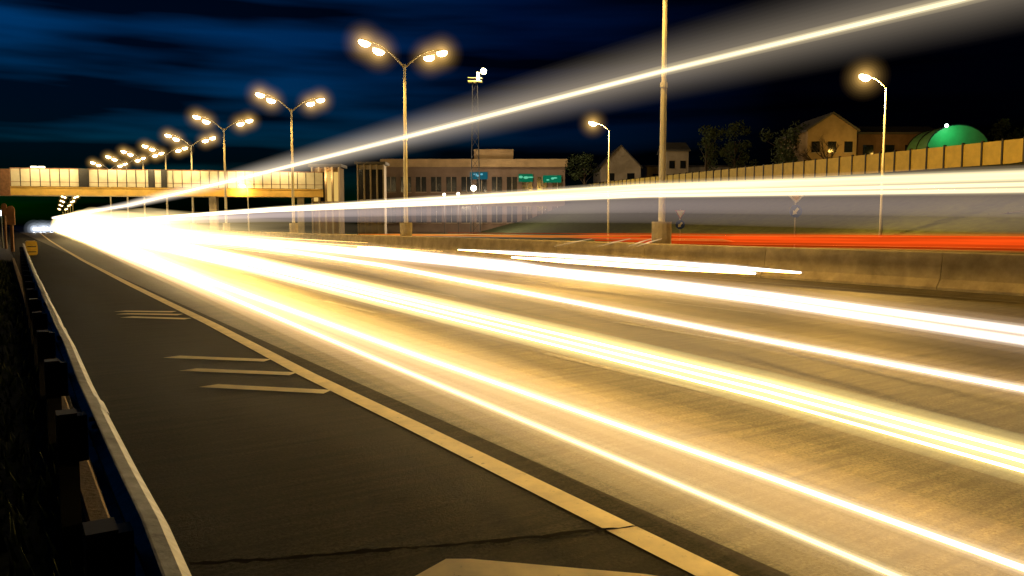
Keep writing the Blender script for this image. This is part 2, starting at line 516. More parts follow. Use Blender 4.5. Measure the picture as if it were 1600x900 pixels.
def make_quad(loc, label):
    root = thing('street_lamp', label, 'street lamp', loc, 0, 'street lamps along the median')
    bm = NB(); tube(bm, [(0, 0, 0), (0, 0, 1.9)], .42, 14); 
    bmesh.ops.bevel(bm, geom=[e_ for e_ in bm.edges if len(e_.link_faces) == 2 and e_.calc_face_angle(0) > 1], offset=.03, segments=2, affect='EDGES')
    obj('plinth', bm, CONC2, root)
    bm = NB(); tube(bm, [(0, 0, 1.88), (0, 0, 7.6)], [.15, .125], 12)
    tube(bm, [(0, 0, 7.55), (0, 0, 7.75)], .15, 12)
    tube(bm, [(0, 0, 7.7), (0, 0, HP)], [.105, .085], 12)
    obj('pole', bm, POLE, root, smooth=False)
    for s in (-1, 1):
        P = []
        for k in range(9):
            f = k / 8
            P.append((s * (.02 + 2.95 * f), 0, HP - .25 + 1.55 * (1 - (1 - f) ** 2.0)))
        bm = NB(); tube(bm, P, [.07 - .025 * k / 8 for k in range(9)], 8)
        obj('arm', bm, POLE, root, smooth=True)
        lp = None
        for x, z in ((1.45, HP + .70), (2.45, HP + 1.14)):
            lp = make_head(root, Vector((s * x, 0, z - .04)), 0 if s > 0 else math.pi)
            lamp('bulb', root, lp, LAMP_W / 2, SODIUM, .3, spot=120)
    return root
spots = [(23.8, -1.6, 'four headed lamp post standing beside the camera, just outside the frame'),
         (23.8, 25.35, 'nearest street lamp post on round concrete plinth, its heads above the frame'),
         (23.8, 50.98, 'tall four headed street lamp post in front of the long flat roofed building'),
         (23.8, 76.44, 'four headed street lamp post just left of the lit stair tower'),
         (22.0, 96, 'four headed street lamp at the footbridge, tallest of the distant chain'),
         (22.6, 118, 'four headed street lamp beyond the footbridge, second of the distant chain'),
         (22.2, 136, 'four headed street lamp beyond the footbridge, third of the distant chain'),
         (20.6, 148, 'four headed street lamp beyond the footbridge, fourth of the distant chain'),
         (19.6, 161, 'four headed street lamp beyond the footbridge, fifth of the distant chain'),
         (18.6, 178, 'four headed street lamp beyond the footbridge, last whose heads clear its screen')]
for px_, z_, w_ in ((115, 300, 'largest'), (111, 350, 'second largest'), (107, 420, 'middle one'), (103, 510, 'second smallest'), (99, 640, 'smallest')):
    q_ = at(px_, 350, z_); spots.append((q_.x, q_.y, 'far street lamp seen under the footbridge deck, %s of five' % w_))
first = None
for x, y, lb in spots:
    if first is None: first = make_quad((x, y, 0), lb)
    else: copy_thing(first, (x, y, 0), 0, lb)

# ------------------------------------------------------------------ single lamps beyond the opposite road
def make_single(h, arm, loc, rz, label, power, group):
    root = thing('street_lamp', label, 'street lamp', loc, rz, group)
    bm = NB(); tube(bm, [(0, 0, -.1), (0, 0, h * .55)], [.11, .09], 10); tube(bm, [(0, 0, h * .55), (0, 0, h - .6)], [.075, .055], 10)
    obj('pole', bm, POLE, root)
    P = [(-arm * f, 0, h - .65 + .65 * math.sin(f * math.pi / 2)) for f in [k / 6 for k in range(7)]]
    bm = NB(); tube(bm, P, .045, 8); obj('arm', bm, POLE, root, smooth=True)
    lp = make_head(root, Vector((-arm * .95, 0, h)), math.pi)
    lamp('bulb', root, lp, power, SODIUM, .3)
    return root
g = 'single armed lamps beyond the opposite carriageway'
p = at(1375, 391, 53.8)
h = at(1352, 122, 53.8).z
sg = make_single(h, 1.3, (p.x, p.y, 0), -.3, 'single armed street lamp left of the green lit shed', 15000, g)
p = at(950, 380, 78); 
copy_thing(sg, (p.x, p.y, 0), -.3, 'single armed street lamp in front of the pale gabled house and dark tree')
p = at(389, 366, 108)
h = at(389, 290, 108).z
make_single(h, .25, (p.x, p.y, 0), 0, 'short street lamp with glowing head in front of the footbridge span', 700, None)

# ------------------------------------------------------------------ footbridge
A = at(-70, 303, 101); A.z = 0
Bp = at(505, 303, 111); Bp.z = 0
ax = (Bp - A); LEN = ax.length; ang = math.atan2(ax.y, ax.x)
t = thing('footbridge', 'glazed footbridge with yellow fascia and milky screens spanning the road', 'bridge', (A.x, A.y, 0), ang)
def bx(u):  # local x at photo column u
    lo, hi = -70, 505
    d = ray(u, 350); d = Vector((d.x, d.y))
    n = Vector((-ax.y, ax.x)); s = (Vector((A.x, A.y)).dot(n)) / d.dot(n)
    return (d * s - Vector((A.x, A.y))).length
x_ab = bx(20)
bm = NB(); box(bm, (LEN / 2, 1.9, 5.85), (LEN, 3.8, .7)); obj('deck', bm, CONC, t)
bm = NB(); box(bm, ((x_ab + LEN) / 2, -.10, 6.0), (LEN - x_ab, .16, 1.0)); box(bm, ((x_ab + LEN) / 2, -.14, 6.53), (LEN - x_ab, .30, .10))
obj('fascia', bm, mat('yellow_fascia', (.62, .40, .10), .6, 0, .2, .8), t)
bm = NB(); box(bm, (x_ab / 2 - 2, -.12, 7.1), (x_ab + 4, .3, 3.4)); obj('end_cladding', bm, RUST, t)
bm = NB()
n_ = 34
for k in range(n_):
    a = x_ab + (LEN - x_ab) * k / n_; b = x_ab + (LEN - x_ab) * (k + 1) / n_
    box(bm, ((a + b) / 2, .0, 7.75), (b - a - .10, .04, 2.2))
obj('screen', bm, SCREEN, t)
bm = NB()
for k in range(n_ + 1): box(bm, (x_ab + (LEN - x_ab) * k / n_, -.0, 7.75), (.08, .12, 2.36))
obj('screen_post', bm, DARK, t)
bm = NB(); box(bm, ((x_ab + LEN) / 2, .0, 8.93), (LEN - x_ab, .16, .10)); box(bm, ((x_ab + LEN) / 2, -.03, 7.2), (LEN - x_ab, .06, .06)); obj('handrail', bm, RUST, t)
for u, w in ((134, 1.1), (239, .7), (259, .7)):
    bm = NB(); box(bm, (bx(u), -.06, 7.75), (w, .30, 2.44)); obj('pier_cladding', bm, DARK, t)
for u in (332, 470):
    bm = NB(); box(bm, (bx(u), 1.9, 2.75), (.9, 2.4, 5.5)); obj('pier', bm, CONC2, t)
for u in (53, 65):
    bm = NB(); box(bm, (bx(u), 1.0, 9.15), (.7, .3, .2)); obj('lamp_panel', bm, emis('bridge_lamp_glow', (1, .85, .55), 6), t)
# unseen lamps added in front of the screens to brighten them
for u in (60, 110, 180, 240, 300, 380, 450):
    lamp('screen_fill_light', t, (bx(u), -2.4, 9.6), 800, (1, .72, .30), .3)

def building_at(px, depth): 
    q = at(px, 350, depth); return (q.x, q.y, 0)
FACE = -YAW   # facades turned towards the camera
def pxw(n, depth): return n * depth / F
def zz(py, depth): return CAM.z + (350 - py) * depth / F

# stair towers at the bridge end
def tower(px0, px1, top, depth, label, lit):
    w = pxw(px1 - px0, depth); h = zz(top, depth)
    t = thing('stair_tower', label, 'stair tower', building_at((px0 + px1) / 2, depth), FACE, None)
    bm = NB()
    box(bm, (0, 2.0, h / 2), (w * .94, 3.4, h - .1)); obj('core', bm, BRICK if lit else PALE, t)
    bm = NB()
    nn = 5
    for k in range(nn):
        x = -w / 2 + w * k / (nn - 1)
        box(bm, (x, 0, h / 2), (.22, .3, h))
    obj('column', bm, PALE, t)
    bm = NB(); box(bm, (0, 1.6, h + .2), (w + .8, 4.2, .4)); obj('roof', bm, ROOF, t)
    for k in range(nn - 1):
        x = -w / 2 + w * (k + .5) / (nn - 1)
        bm = NB(); box(bm, (x, .24, h * .72), (w / (nn - 1) - .30, .06, h * .42))
        obj('window', bm, (emis('stair_window_glow', (1, .62, .16), .75) if lit and k in (0, 2, 3) else GLASS), t)
    if lit: lamp('ceiling_lamp', t, (w * .1, -.6, h - 1.4), 160, (1, .6, .2), .15)
    return t
tower(489, 531, 262, 112, 'lit stair tower with yellow glazing at the right end of the footbridge', True)
tower(560, 600, 258, 128, 'dark glazed entrance tower between the stair tower and long building', False)

# ------------------------------------------------------------------ long flat roofed building
D = 165
w = pxw(882 - 600, D); h = zz(250, D); t = thing('commercial_building', 'long flat roofed two storey building with pale parapet and green lit signs', 'building', building_at(741, D), FACE)
bm = NB(); box(bm, (0, 9, (h - 1.6) / 2), (w, 18, h - 1.6)); obj('wall', bm, mat('dim_render', (.17, .12, .10), .9, 0, .25, .3), t)
bm = NB(); box(bm, (0, 9, h - .8), (w + 1, 19, 1.6)); obj('parapet', bm, BRICK, t)
bw = pxw(62, D); bxx = pxw(771 - 741, D)
bm = NB(); box(bm, (bxx, 7, h + 1.0), (bw, 8, zz(235, D) - h + 1.0 - .4)); obj('roof_box', bm, BRICK, t)
for k in range(12):
    x = -w / 2 + w * (k + .5) / 12
    for z0, z1 in ((h * .56, h * .76), (h * .14, h * .36)):
        bm = NB(); box(bm, (x, -.02, (z0 + z1) / 2), (w / 12 * .68, .12, z1 - z0)); f = obj('window', bm, GLASS, t)
        bm = NB(); box(bm, (x, -.12, (z0 + z1) / 2), (.10, .08, z1 - z0)); box(bm, (x, -.07, z0 - .12), (w / 12 * .74, .26, .12)); obj('frame', bm, PALE, f)
for px0, px1, y0, y1, col, nm in ((735, 762, 270, 281, (.05, .55, .75), 'teal'), (810, 832, 273, 285, (.02, .75, .35), 'green'), (848, 876, 275, 286, (.02, .85, .42), 'bright')):
    bm = NB(); cx = pxw((px0 + px1) / 2 - 741, D); box(bm, (cx, -.35, zz((y0 + y1) / 2, D)), (pxw(px1 - px0, D), .25, pxw(y1 - y0, D)))
    f = obj('lit_sign', bm, emis('sign_glow_' + nm, col, .16), t)
    f['label'] = {'teal': 'teal lit window sign', 'green': 'green lit sign with a pale mark', 'bright': 'bright green lit sign'}[nm]
    bm = NB()
    for k in range(3):
        r_ = bmesh.ops.create_uvsphere(bm, u_segments=8, v_segments=6, radius=1)['verts']
        ex, ez, ox, oz = pxw(random.uniform(2, 5), D), pxw(random.uniform(1, 2.2), D), cx + pxw(-6 + k * 6 + random.uniform(-2, 2), D), zz((y0 + y1) / 2 + random.uniform(-2.5, 2.5), D)
        for v in r_: v.co = Vector((ox + v.co.x * ex, -.5 + v.co.y * .05, oz + v.co.z * ez))
    obj('lit_mark', bm, emis('mark_glow_' + nm, tuple(min(1, c_ + .2) for c_ in col), .6), f)

# ------------------------------------------------------------------ floodlight mast
D = 150
q = building_at(743, D)
t = thing('floodlight_mast', 'tall lattice mast with floodlight platform behind the long building', 'mast', q, FACE)
H_ = zz(133, D)
bm = NB()
for sx in (-1, 1):
    for sy in (-1, 1): tube(bm, [(sx * .9, sy * .9, 0), (sx * .45, sy * .45, H_)], .07, 6)
nb = 14
for k in range(nb):
    z0, z1 = H_ * k / nb, H_ * (k + 1) / nb
    r0, r1 = .9 - .45 * k / nb, .9 - .45 * (k + 1) / nb
    tube(bm, [(-r0, -r0, z0), (r1, -r1, z1)], .04, 5); tube(bm, [(r0, r0, z0), (-r1, r1, z1)], .04, 5)
    tube(bm, [(r0, -r0, z0), (r1, r1, z1)], .04, 5)
obj('lattice', bm, DARK, t)
bm = NB(); box(bm, (0, 0, H_ + .1), (2.6, 1.6, .15)); box(bm, (0, -.8, H_ + .7), (2.6, .06, .06)); obj('platform', bm, mat('mast_yellow', (.55, .45, .15), .6), t)
bm = NB(); box(bm, (.6, -.2, H_ + 1.0), (.5, .4, 1.5)); obj('bracket', bm, MATS['mast_yellow'], t)
bm = NB(); bmesh.ops.create_uvsphere(bm, u_segments=12, v_segments=8, radius=.55)
bmesh.ops.translate(bm, verts=bm.verts[:], vec=(1.6, -.5, H_ + 1.9)); obj('floodlight', bm, emis('floodlight_glow', (1, .82, .45), 30), t, smooth=True)
lamp('bulb', t, (1.6, -1.4, H_ + 1.9), 14000, (1, .75, .4), .3)

# small yard lamps seen low in front of the building
for px, py, s, D, lb in ((740, 294, .5, 140, 'small bright yard lamp in front of the long building below the mast'),
                         (716, 303, .28, 142, 'tiny yard lamp left of the bright one before the building'),
                         (694, 304, .25, 142, 'faint tiny yard lamp furthest left before the long building')):
    q = at(px, py, D)
    t = thing('yard_lamp', lb, 'yard lamp', (q.x, q.y, 0), 0, 'yard lamps before the long building')
    bm = NB(); tube(bm, [(0, 0, 0), (0, 0, q.z - s)], .07, 6); obj('pole', bm, DARK, t)
    bm = NB(); bmesh.ops.create_uvsphere(bm, u_segments=10, v_segments=6, radius=s); bmesh.ops.translate(bm, verts=bm.verts[:], vec=(0, 0, q.z)); obj('globe', bm, emis('yard_glow', (1, .85, .6), 14), t, smooth=True)
    lamp('bulb', t, (0, -1.2, q.z), 4500, (1, .75, .45), .2)

# ------------------------------------------------------------------ panel wall on the embankment
def wall_z(p, q, f): return p + (q - p) * f
t = thing('noise_wall', 'yellow panelled noise wall with dark posts running along the embankment', 'wall', (0, 0, 0))
HW = 2.15
segs = [(WP[0], WP[1]), (WP[1], WP[2]), (WP[2], WP[3])]
bmP = NB(); count = 0; panels = []
for a, b in segs:
    n_ = max(1, round((b - a).length / 2.2))
    for k in range(n_):
        panels.append((a.lerp(b, k / n_), a.lerp(b, (k + 1) / n_)))
M90 = Vector((0, 0, 1))
for i, (a, b) in enumerate(panels):
    d = (b - a); ang_ = math.atan2(d.y, d.x); M = Matrix.Translation(a) @ Matrix.Rotation(ang_, 4, 'Z'); sl = d.z / math.hypot(d.x, d.y); ln = math.hypot(d.x, d.y)
    if i < 60:
        bm = NB(); r_ = box(bm, (ln / 2, 0, HW / 2), (ln - .2, .10, HW))
        for v in bm.verts: v.co.z += v.co.x * sl
        bmesh.ops.transform(bm, matrix=M, verts=bm.verts[:]); obj('wall_panel', bm, PANEL, t)
        bm = NB(); box(bm, (0, 0, HW / 2 - .2), (.16, .26, HW + .7)); bmesh.ops.transform(bm, matrix=M, verts=bm.verts[:]); obj('wall_post', bm, DARK, t)
    else:
        r_ = box(bmP, (0, 0, 0), (1, 1, 1), None)
        for v in r_:
            v.co = Vector((ln / 2 + v.co.x * (ln - .2), v.co.y * .1, HW / 2 + v.co.z * HW)); v.co.z += v.co.x * sl; v.co = M @ v.co
if len(bmP.verts): 
    o = obj('far_wall_panel', bmP, PANEL, t); o['kind'] = 'stuff'
else: bmP.free()
# footing strip below panels
bm = NB()
for a, b in segs:
    d = b - a; s = Vector((-d.y, d.x, 0)).normalized() * .25
    vs = [a - s, a + s, b + s, b - s]
    for dz in (0,):
        lo = [bm.verts.new(v + Vector((0, 0, -.9))) for v in vs]; hi = [bm.verts.new(v + Vector((0, 0, -.003))) for v in vs]
        for k in range(4): bm.faces.new((lo[k], lo[(k + 1) % 4], hi[(k + 1) % 4], hi[k]))
        bm.faces.new(hi); bm.faces.new(lo[::-1])
obj('footing', bm, CONC, t)

# ------------------------------------------------------------------ ramp guardrail, far right
t = thing('ramp_guardrail', 'dark guardrail with pale reflective strips at the foot of embankment', 'guardrail', (0, 0, 0))
ga, gb = at(1436, 357, 60), at(1680, 332, 48)
bm = NB(); M = None
d = gb - ga
tube(bm, [ga, gb], .06, 6, rz=.16); tube(bm, [ga + Vector((0, 0, .35)), gb + Vector((0, 0, .45))], .04, 6)
obj('rail', bm, DARK, t)
for f0, f1 in ((.0, .07), (.13, .18), (.20, .24), (.32, .43), (.5, .62), (.64, .66), (.76, .86)):
    bm = NB(); tube(bm, [ga.lerp(gb, f0) + Vector((0, 0, .02)) + nrm_w * .08, ga.lerp(gb, f1) + Vector((0, 0, .02)) + nrm_w * .08], .02, 6, rz=.10); obj('reflective_strip', bm, SIGNW, t)
for k in range(9):
    p = ga.lerp(gb, k / 8); bm = NB(); box(bm, (p.x, p.y, p.z - .6), (.12, .12, 2.2)); obj('post', bm, DARK, t)

# ------------------------------------------------------------------ road signs
def sign(px, pyt, pyb, D, size, label, shape):
    q = at(px, pyt, D)
    t = thing('road_sign', label, 'road sign', (q.x, q.y, 0), FACE)
    zt = q.z
    bm = NB(); tube(bm, [(0, .06, -.05), (0, .06, zt + size * .5)], .04, 8); obj('post', bm, POLE, t)
    bm = NB()
    if shape == 'tri': poly = [(-size * .55, zt + size * .45), (size * .55, zt + size * .45), (0, zt - size * .5)]
    else: poly = [(-size * .6, zt), (0, zt - size * .6), (size * .6, zt), (0, zt + size * .6)]
    prism(bm, poly, -.01, .015); f = obj('warning_plate', bm, SIGNW if shape != 'tri' else SIGNR, t)
    if shape == 'tri':
        cx, cz = 0, zt + size * .13
        bm = NB(); prism(bm, [(x * .84, cz + (z - cz) * .84) for x, z in poly], -.016, -.011); obj('plate_field', bm, SIGNW, f)
    else:
        bm = NB(); prism(bm, [(x * .66, zt + (z - zt) * .66) for x, z in poly], -.016, -.011); obj('plate_field', bm, YELLOW, f)
    zb = at(px, pyb, D).z
    bm = NB(); r = size * .5
    tube(bm, [(0, -.012, zb), (0, .014, zb)], r, 24); f = obj('round_plate', bm, SIGNB, t)
    bm = NB(); M = Matrix.Rotation(R(40), 4, 'Y')
    a = [(-.06 * r / .3, r * .6), (.06 * r / .3, r * .6), (.06 * r / .3, -r * .15), (r * .42, -r * .15), (0, -r * .72), (-r * .42, -r * .15), (-.06 * r / .3, -r * .15)]
    prism(bm, a, -.018, -.0125); bmesh.ops.transform(bm, matrix=Matrix.Translation((0, 0, zb)) @ M, verts=bm.verts[:]); obj('arrow', bm, SIGNW, f)
sign(1063, 335, 351, 50, .58, 'inverted triangle sign over small blue disc beside the tall lamp plinth', 'tri')
sign(1244, 306, 330, 45, .72, 'pale diamond sign over blue disc in front of the yellow panel wall', 'dia')

# ------------------------------------------------------------------ houses beyond the wall
def gable_house(px0, px1, eave, ridge, base_z, D, depth_m, label, m, cat='house', windows=3, gable_front=True, rz=0.0):
    w = pxw(px1 - px0, D); q = at((px0 + px1) / 2, 350, D)
    t = thing('gabled_house' if gable_front else 'low_shed', label, cat, (q.x, q.y, base_z), FACE + rz)
    ze, zr = zz(eave, D) - base_z, zz(ridge, D) - base_z
    bm = NB()
    if gable_front: prism(bm, [(-w / 2, 0), (w / 2, 0), (w / 2, ze), (0, zr), (-w / 2, ze)], 0, depth_m)
    else: box(bm, (0, depth_m / 2, ze / 2), (w, depth_m, ze))
    obj('wall', bm, m, t)
    bm = NB(); o_ = .35
    if gable_front:
        k = (zr - ze) / (w / 2)
        prism(bm, [(-w / 2 - o_, ze - o_ * k + .03), (0, zr + .03), (w / 2 + o_, ze - o_ * k + .03), (w / 2 + o_, ze - o_ * k + .28), (0, zr + .30), (-w / 2 - o_, ze - o_ * k + .28)], -o_, depth_m + o_)
    else:
        prism(bm, [(-o_, ze + .02), (depth_m + o_, ze + .02), (depth_m + o_, ze + .2), (depth_m / 2, zr), (-o_, ze + .3)], -w / 2 - o_, w / 2 + o_, 'x')
    obj('roof', bm, ROOF, t)
    for k in range(windows):
        x = -w / 2 + w * (k + .5) / windows
        bm = NB(); box(bm, (x, -.02, ze * .72), (min(1.6, w / windows * .5), .1, min(1.6, ze * .35))); f = obj('window', bm, GLASS, t)
        bm = NB(); box(bm, (x, -.07, ze * .72 - min(1.6, ze * .35) / 2 - .07), (min(1.8, w / windows * .56), .2, .12)); obj('sill', bm, PALE, f)
    return t
gable_house(938, 1000, 262, 230, 6.5, 175, 16, 'dim pale house with sloping roof right of the dark round tree', PALE, windows=2)
gable_house(1040, 1074, 238, 221, 7, 165, 9, 'small flat topped house just right of the nearest lamp pole', PALE, windows=2, gable_front=False)
h1 = gable_house(1258, 1334, 206, 181, 7, 120, 12, 'ochre gabled house behind the bare tree', BRICK, windows=3)
lamp('wall_lamp', h1, (1.5, -4.5, 6.0), 420, SODIUM, .2)  # unseen light added off the house front to brighten it
h2 = gable_house(1336, 1466, 212, 194, 7, 125, 10, 'long low brown shed between the ochre house and green shed', mat('brown_sheet', (.20, .12, .08), .8, 0, .3, .5), 'shed', 4, False)
lamp('wall_lamp', h2, (-2, -5, 6.0), 120, SODIUM, .2)  # same unseen light added before the shed
gable_house(1010, 1180, 262, 256, 6.6, 190, 12, 'long low grey shed behind the panel wall near the tall lamp pole', PALE, 'shed', 6, False)
# green lit vaulted shed
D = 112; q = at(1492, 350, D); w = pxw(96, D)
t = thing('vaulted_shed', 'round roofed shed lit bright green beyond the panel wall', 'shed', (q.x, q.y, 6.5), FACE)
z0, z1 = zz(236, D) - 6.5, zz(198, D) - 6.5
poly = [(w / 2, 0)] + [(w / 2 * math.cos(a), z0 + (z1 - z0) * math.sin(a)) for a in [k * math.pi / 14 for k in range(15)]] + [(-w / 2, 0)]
bm = NB(); prism(bm, poly, 0, 6); obj('vault', bm, mat('green_tinted_membrane', (.16, .42, .22), .6, 0, .15, .6), t, smooth=False)  # green lamp light partly put into the membrane's own colour
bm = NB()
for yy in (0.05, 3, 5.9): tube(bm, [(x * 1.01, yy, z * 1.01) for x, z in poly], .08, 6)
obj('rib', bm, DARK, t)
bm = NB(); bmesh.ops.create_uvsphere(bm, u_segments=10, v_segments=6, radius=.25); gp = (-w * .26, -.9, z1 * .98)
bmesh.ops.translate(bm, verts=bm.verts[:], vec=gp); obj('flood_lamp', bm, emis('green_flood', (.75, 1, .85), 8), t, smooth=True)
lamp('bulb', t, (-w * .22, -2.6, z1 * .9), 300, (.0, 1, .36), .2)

# ------------------------------------------------------------------ trees
def leafy_tree(px0, px1, top, D, base_z, label, dens=900, seed=1):
    rnd = random.Random(seed)
    w = pxw(px1 - px0, D); q = at((px0 + px1) / 2, 350, D); h = zz(top, D) - base_z
    t = thing('broadleaf_tree', label, 'tree', (q.x, q.y, base_z), rnd.uniform(0, 6))
    bm = NB(); tube(bm, [(0, 0, -.2), (.1, .05, h * .35), (0, .1, h * .7)], [.28, .2, .08], 8)
    for k in range(7):
        a = rnd.uniform(0, 6.28); z = h * rnd.uniform(.3, .6); r = w * rnd.uniform(.2, .38)
        tube(bm, [(0, 0, z), (math.cos(a) * r * .5, math.sin(a) * r * .5, z + h * .12), (math.cos(a) * r, math.sin(a) * r, z + h * .2)], [.1, .06, .025], 5)
    obj('trunk', bm, BARK, t)
    bm = NB()
    cl = [(rnd.gauss(0, .22) * w, rnd.gauss(0, .22) * w, h * rnd.uniform(.38, .9), rnd.uniform(.12, .24) * w) for _ in range(16)]
    cl = [(x * (1.25 - z / h * .6), y * (1.25 - z / h * .6), z, r) for x, y, z, r in cl]
    for _ in range(dens):
        x, y, z, r = rnd.choice(cl)
        v = Vector((rnd.gauss(0, 1), rnd.gauss(0, 1), rnd.gauss(0, 1))).normalized() * r * rnd.random() ** .4
        c = Vector((x, y, z)) + v
        if c.z > h: c.z = h - rnd.random() * .3
        s = rnd.uniform(.14, .34)
        a = Vector((rnd.gauss(0, 1), rnd.gauss(0, 1), rnd.gauss(0, 1))).normalized(); b = a.orthogonal().normalized(); 
        sheet(bm, [c - a * s, c - b * s * .5, c + a * s, c + b * s * .5])
    obj('crown', bm, LEAF, t)
leafy_tree(884, 940, 238, 165, 6.3, 'dark round tree left of the dim pale house', 1100, 2)
leafy_tree(1076, 1128, 192, 140, 7, 'dark tall tree right of the nearest lamp pole', 1300, 3)
leafy_tree(1118, 1176, 186, 145, 7, 'dark broad tree, second right of the nearest lamp pole', 1300, 4)
leafy_tree(1186, 1262, 194, 125, 7, 'dark leafy tree left of the ochre gabled house', 1500, 5)
leafy_tree(1535, 1600, 186, 118, 7, 'dark tree right of the green lit shed', 1300, 6)
def bare_tree(px, top, D, base_z, label, seed):
    rnd = random.Random(seed); q = at(px, 350, D); h = zz(top, D) - base_z
    t = thing('bare_tree', label, 'tree', (q.x, q.y, base_z), 0)
    bm = NB(); bt = NB()
    def br(p, d, ln, r, lv):
        e_ = p + d * ln
        tube(bm, [p, p.lerp(e_, .5) + Vector((rnd.uniform(-.1, .1), rnd.uniform(-.1, .1), 0)) * ln * .4, e_], [r, r * .8, r * .6], 5)
        if lv < 4:
            for _ in range(3):
                dd = (d + Vector((rnd.uniform(-.9, .9), rnd.uniform(-.9, .9), rnd.uniform(-.1, .6)))).normalized()
                br(p.lerp(e_, rnd.uniform(.55, 1)), dd, ln * .62, r * .55, lv + 1)
    br(Vector((0, 0, -.1)), Vector((0, 0, 1)), h * .38, .2, 0)
    bt.free(); obj('branching_trunk', bm, BARK, t)
bare_tree(1295, 180, 108, 6.9, 'bare branched tree standing before the ochre gabled house', 8)
bare_tree(1276, 194, 110, 6.9, 'smaller bare tree at the left of the ochre house front', 9)

# left roadside: sign backs and a lit shop lamp near the side road
def left_post(px, top, D, label, wide):
    q = at(px, 350, D); h = zz(top, D)
    t = thing('sign_post', label, 'sign post', (q.x, q.y, 0), FACE, 'posts at the left roadside')
    bm = NB(); box(bm, (0, 0, h / 2), (wide * .5, .10, h)); obj('post', bm, RUST, t)
    bm = NB(); tube(bm, [(0, -.07, h - wide * .8), (0, -.03, h - wide * .8)], wide * .8, 16); box(bm, (0, -.05, h - wide * 2.2), (wide * 1.5, .05, wide * 2.4)); obj('plate', bm, mat('orange_brown_plate', (.42, .20, .10), .7, 0, .25, 3), t)
left_post(18, 322, 52, 'rusty brown round topped sign post behind the crash cushion', .36)
left_post(8, 318, 58, 'thin brown sign post at the left frame edge', .26)
q = at(1.5, 333, 60)
t = thing('shop_lamp', 'small bluish white lamp on dark pole at left frame edge', 'lamp', (q.x, q.y, 0))
bm = NB(); tube(bm, [(0, .1, 0), (0, .1, q.z)], .05, 8); obj('pole', bm, DARK, t)
bm = NB(); bmesh.ops.create_uvsphere(bm, u_segments=10, v_segments=6, radius=.2); bmesh.ops.translate(bm, verts=bm.verts[:], vec=(0, -.1, q.z)); obj('globe', bm, emis('cool_glow', (.75, .95, 1), 6), t, smooth=True)

# ------------------------------------------------------------------ distant cars with headlights on
def make_car(loc, label, body):
    t = thing('car', label, 'car', loc, 0, 'oncoming cars in the distance')
    prof_ = [(-2.1, .35), (2.1, .35), (2.15, .75), (1.9, .92), (1.0, .98), (.55, 1.42), (-.9, 1.46), (-1.6, 1.02), (-2.1, .95), (-2.18, .7)]
    bm = NB(); prism(bm, prof_, -.86, .86, 'x'); bmesh.ops.bevel(bm, geom=bm.edges[:], offset=.06, segments=2, affect='EDGES'); obj('body', bm, body, t)
    bm = NB(); sheet(bm, [(-.68, -1.63, 1.04), (.68, -1.63, 1.04), (.62, -.97, 1.43), (-.62, -.97, 1.43)]); bmesh.ops.translate(bm, verts=bm.verts[:], vec=(0, -.02, .03)); obj('windscreen', bm, GLASS, t)
    for s in (-1, 1):
        for y_ in (-1.35, 1.35):
            bm = NB(); tube(bm, [(s * .70, y_, .33), (s * .90, y_, .33)], .33, 16); w_ = obj('wheel', bm, RUBBER, t)
            bm = NB(); tube(bm, [(s * .88, y_, .33), (s * .915, y_, .33)], .2, 12); obj('rim', bm, GALV, w_)
        bm = NB(); bmesh.ops.create_uvsphere(bm, u_segments=12, v_segments=8, radius=.17); bmesh.ops.translate(bm, verts=bm.verts[:], vec=(s * .62, -2.16, .72)); hl = obj('headlight', bm, emis('headlight_glow', (.86, .93, 1.0), 220), t, smooth=True); add_glow(hl, Vector((s * .62, -2.2, .75)), ((.45, 1.2), (.85, .35), (1.4, .07), (2.0, .018)), (.75, .85, 1))
    lamp('beam', t, (0, -2.6, .75), 9000, (.85, .93, 1), .12, spot=60, rot=(R(86), 0, 0))
    return t
def spot_at(px, z, D):
    q = at(px, 350, D); return (q.x, q.y, 0)
c0 = make_car(spot_at(58, .7, 172), 'oncoming pale car with white headlights, leftmost of the distant cars', CARW)
for px, D, lb in ((74, 182, 'oncoming car with white headlights, second distant car from the left'), (88, 215, 'oncoming car with headlights, third distant car from the left'),
                  (112, 140, 'oncoming car with bright headlights, rightmost distant car in the next lane')):
    copy_thing(c0, spot_at(px, .7, D), 0, lb)

# ------------------------------------------------------------------ light trails drawn by the passing headlights: luminous bodies over the lanes
def resample(P):
    o_ = [P[0]]
    for a, b in zip(P, P[1:]):
        dist = ((a + b) / 2).length
        n_ = max(1, int((b - a).length / max(1.2, dist * .10)))
        for k in range(n_): o_.append(a.lerp(b, (k + 1) / n_))
    return o_
def flicker(name, col, s):
    """a trail's light waxes and wanes along its way (bumps in the road, dipped beams)"""
    if name in MATS: return MATS[name]
    m = emis(name, col, s); t = m.node_tree; e_ = [n for n in t.nodes if n.type == 'EMISSION'][0]
    co = t.nodes.new('ShaderNodeTexCoord'); q = t.nodes.new('ShaderNodeMapping'); q.inputs['Scale'].default_value = (2.2, .16, 5)
    n = t.nodes.new('ShaderNodeTexNoise'); n.inputs['Scale'].default_value = 1.0; n.inputs['Detail'].default_value = 4
    r = t.nodes.new('ShaderNodeMapRange'); r.inputs['From Min'].default_value = .3; r.inputs['From Max'].default_value = .7
    r.inputs['To Min'].default_value = s * .45; r.inputs['To Max'].default_value = s * 1.45
    t.links.new(co.outputs['Object'], q.inputs['Vector']); t.links.new(q.outputs[0], n.inputs['Vector'])
    t.links.new(n.outputs['Fac'], r.inputs['Value']); t.links.new(r.outputs[0], e_.inputs['Strength'])
    return m
def soft(r, col, k=1.0):
    return [(r * 1.5, r * 1.5, 0, col, .22 * k / r), (r * 2.4, r * 2.4, 0, col, .07 * k / r), (r * 5, r * 5, 0, col, .012 * k / r)]
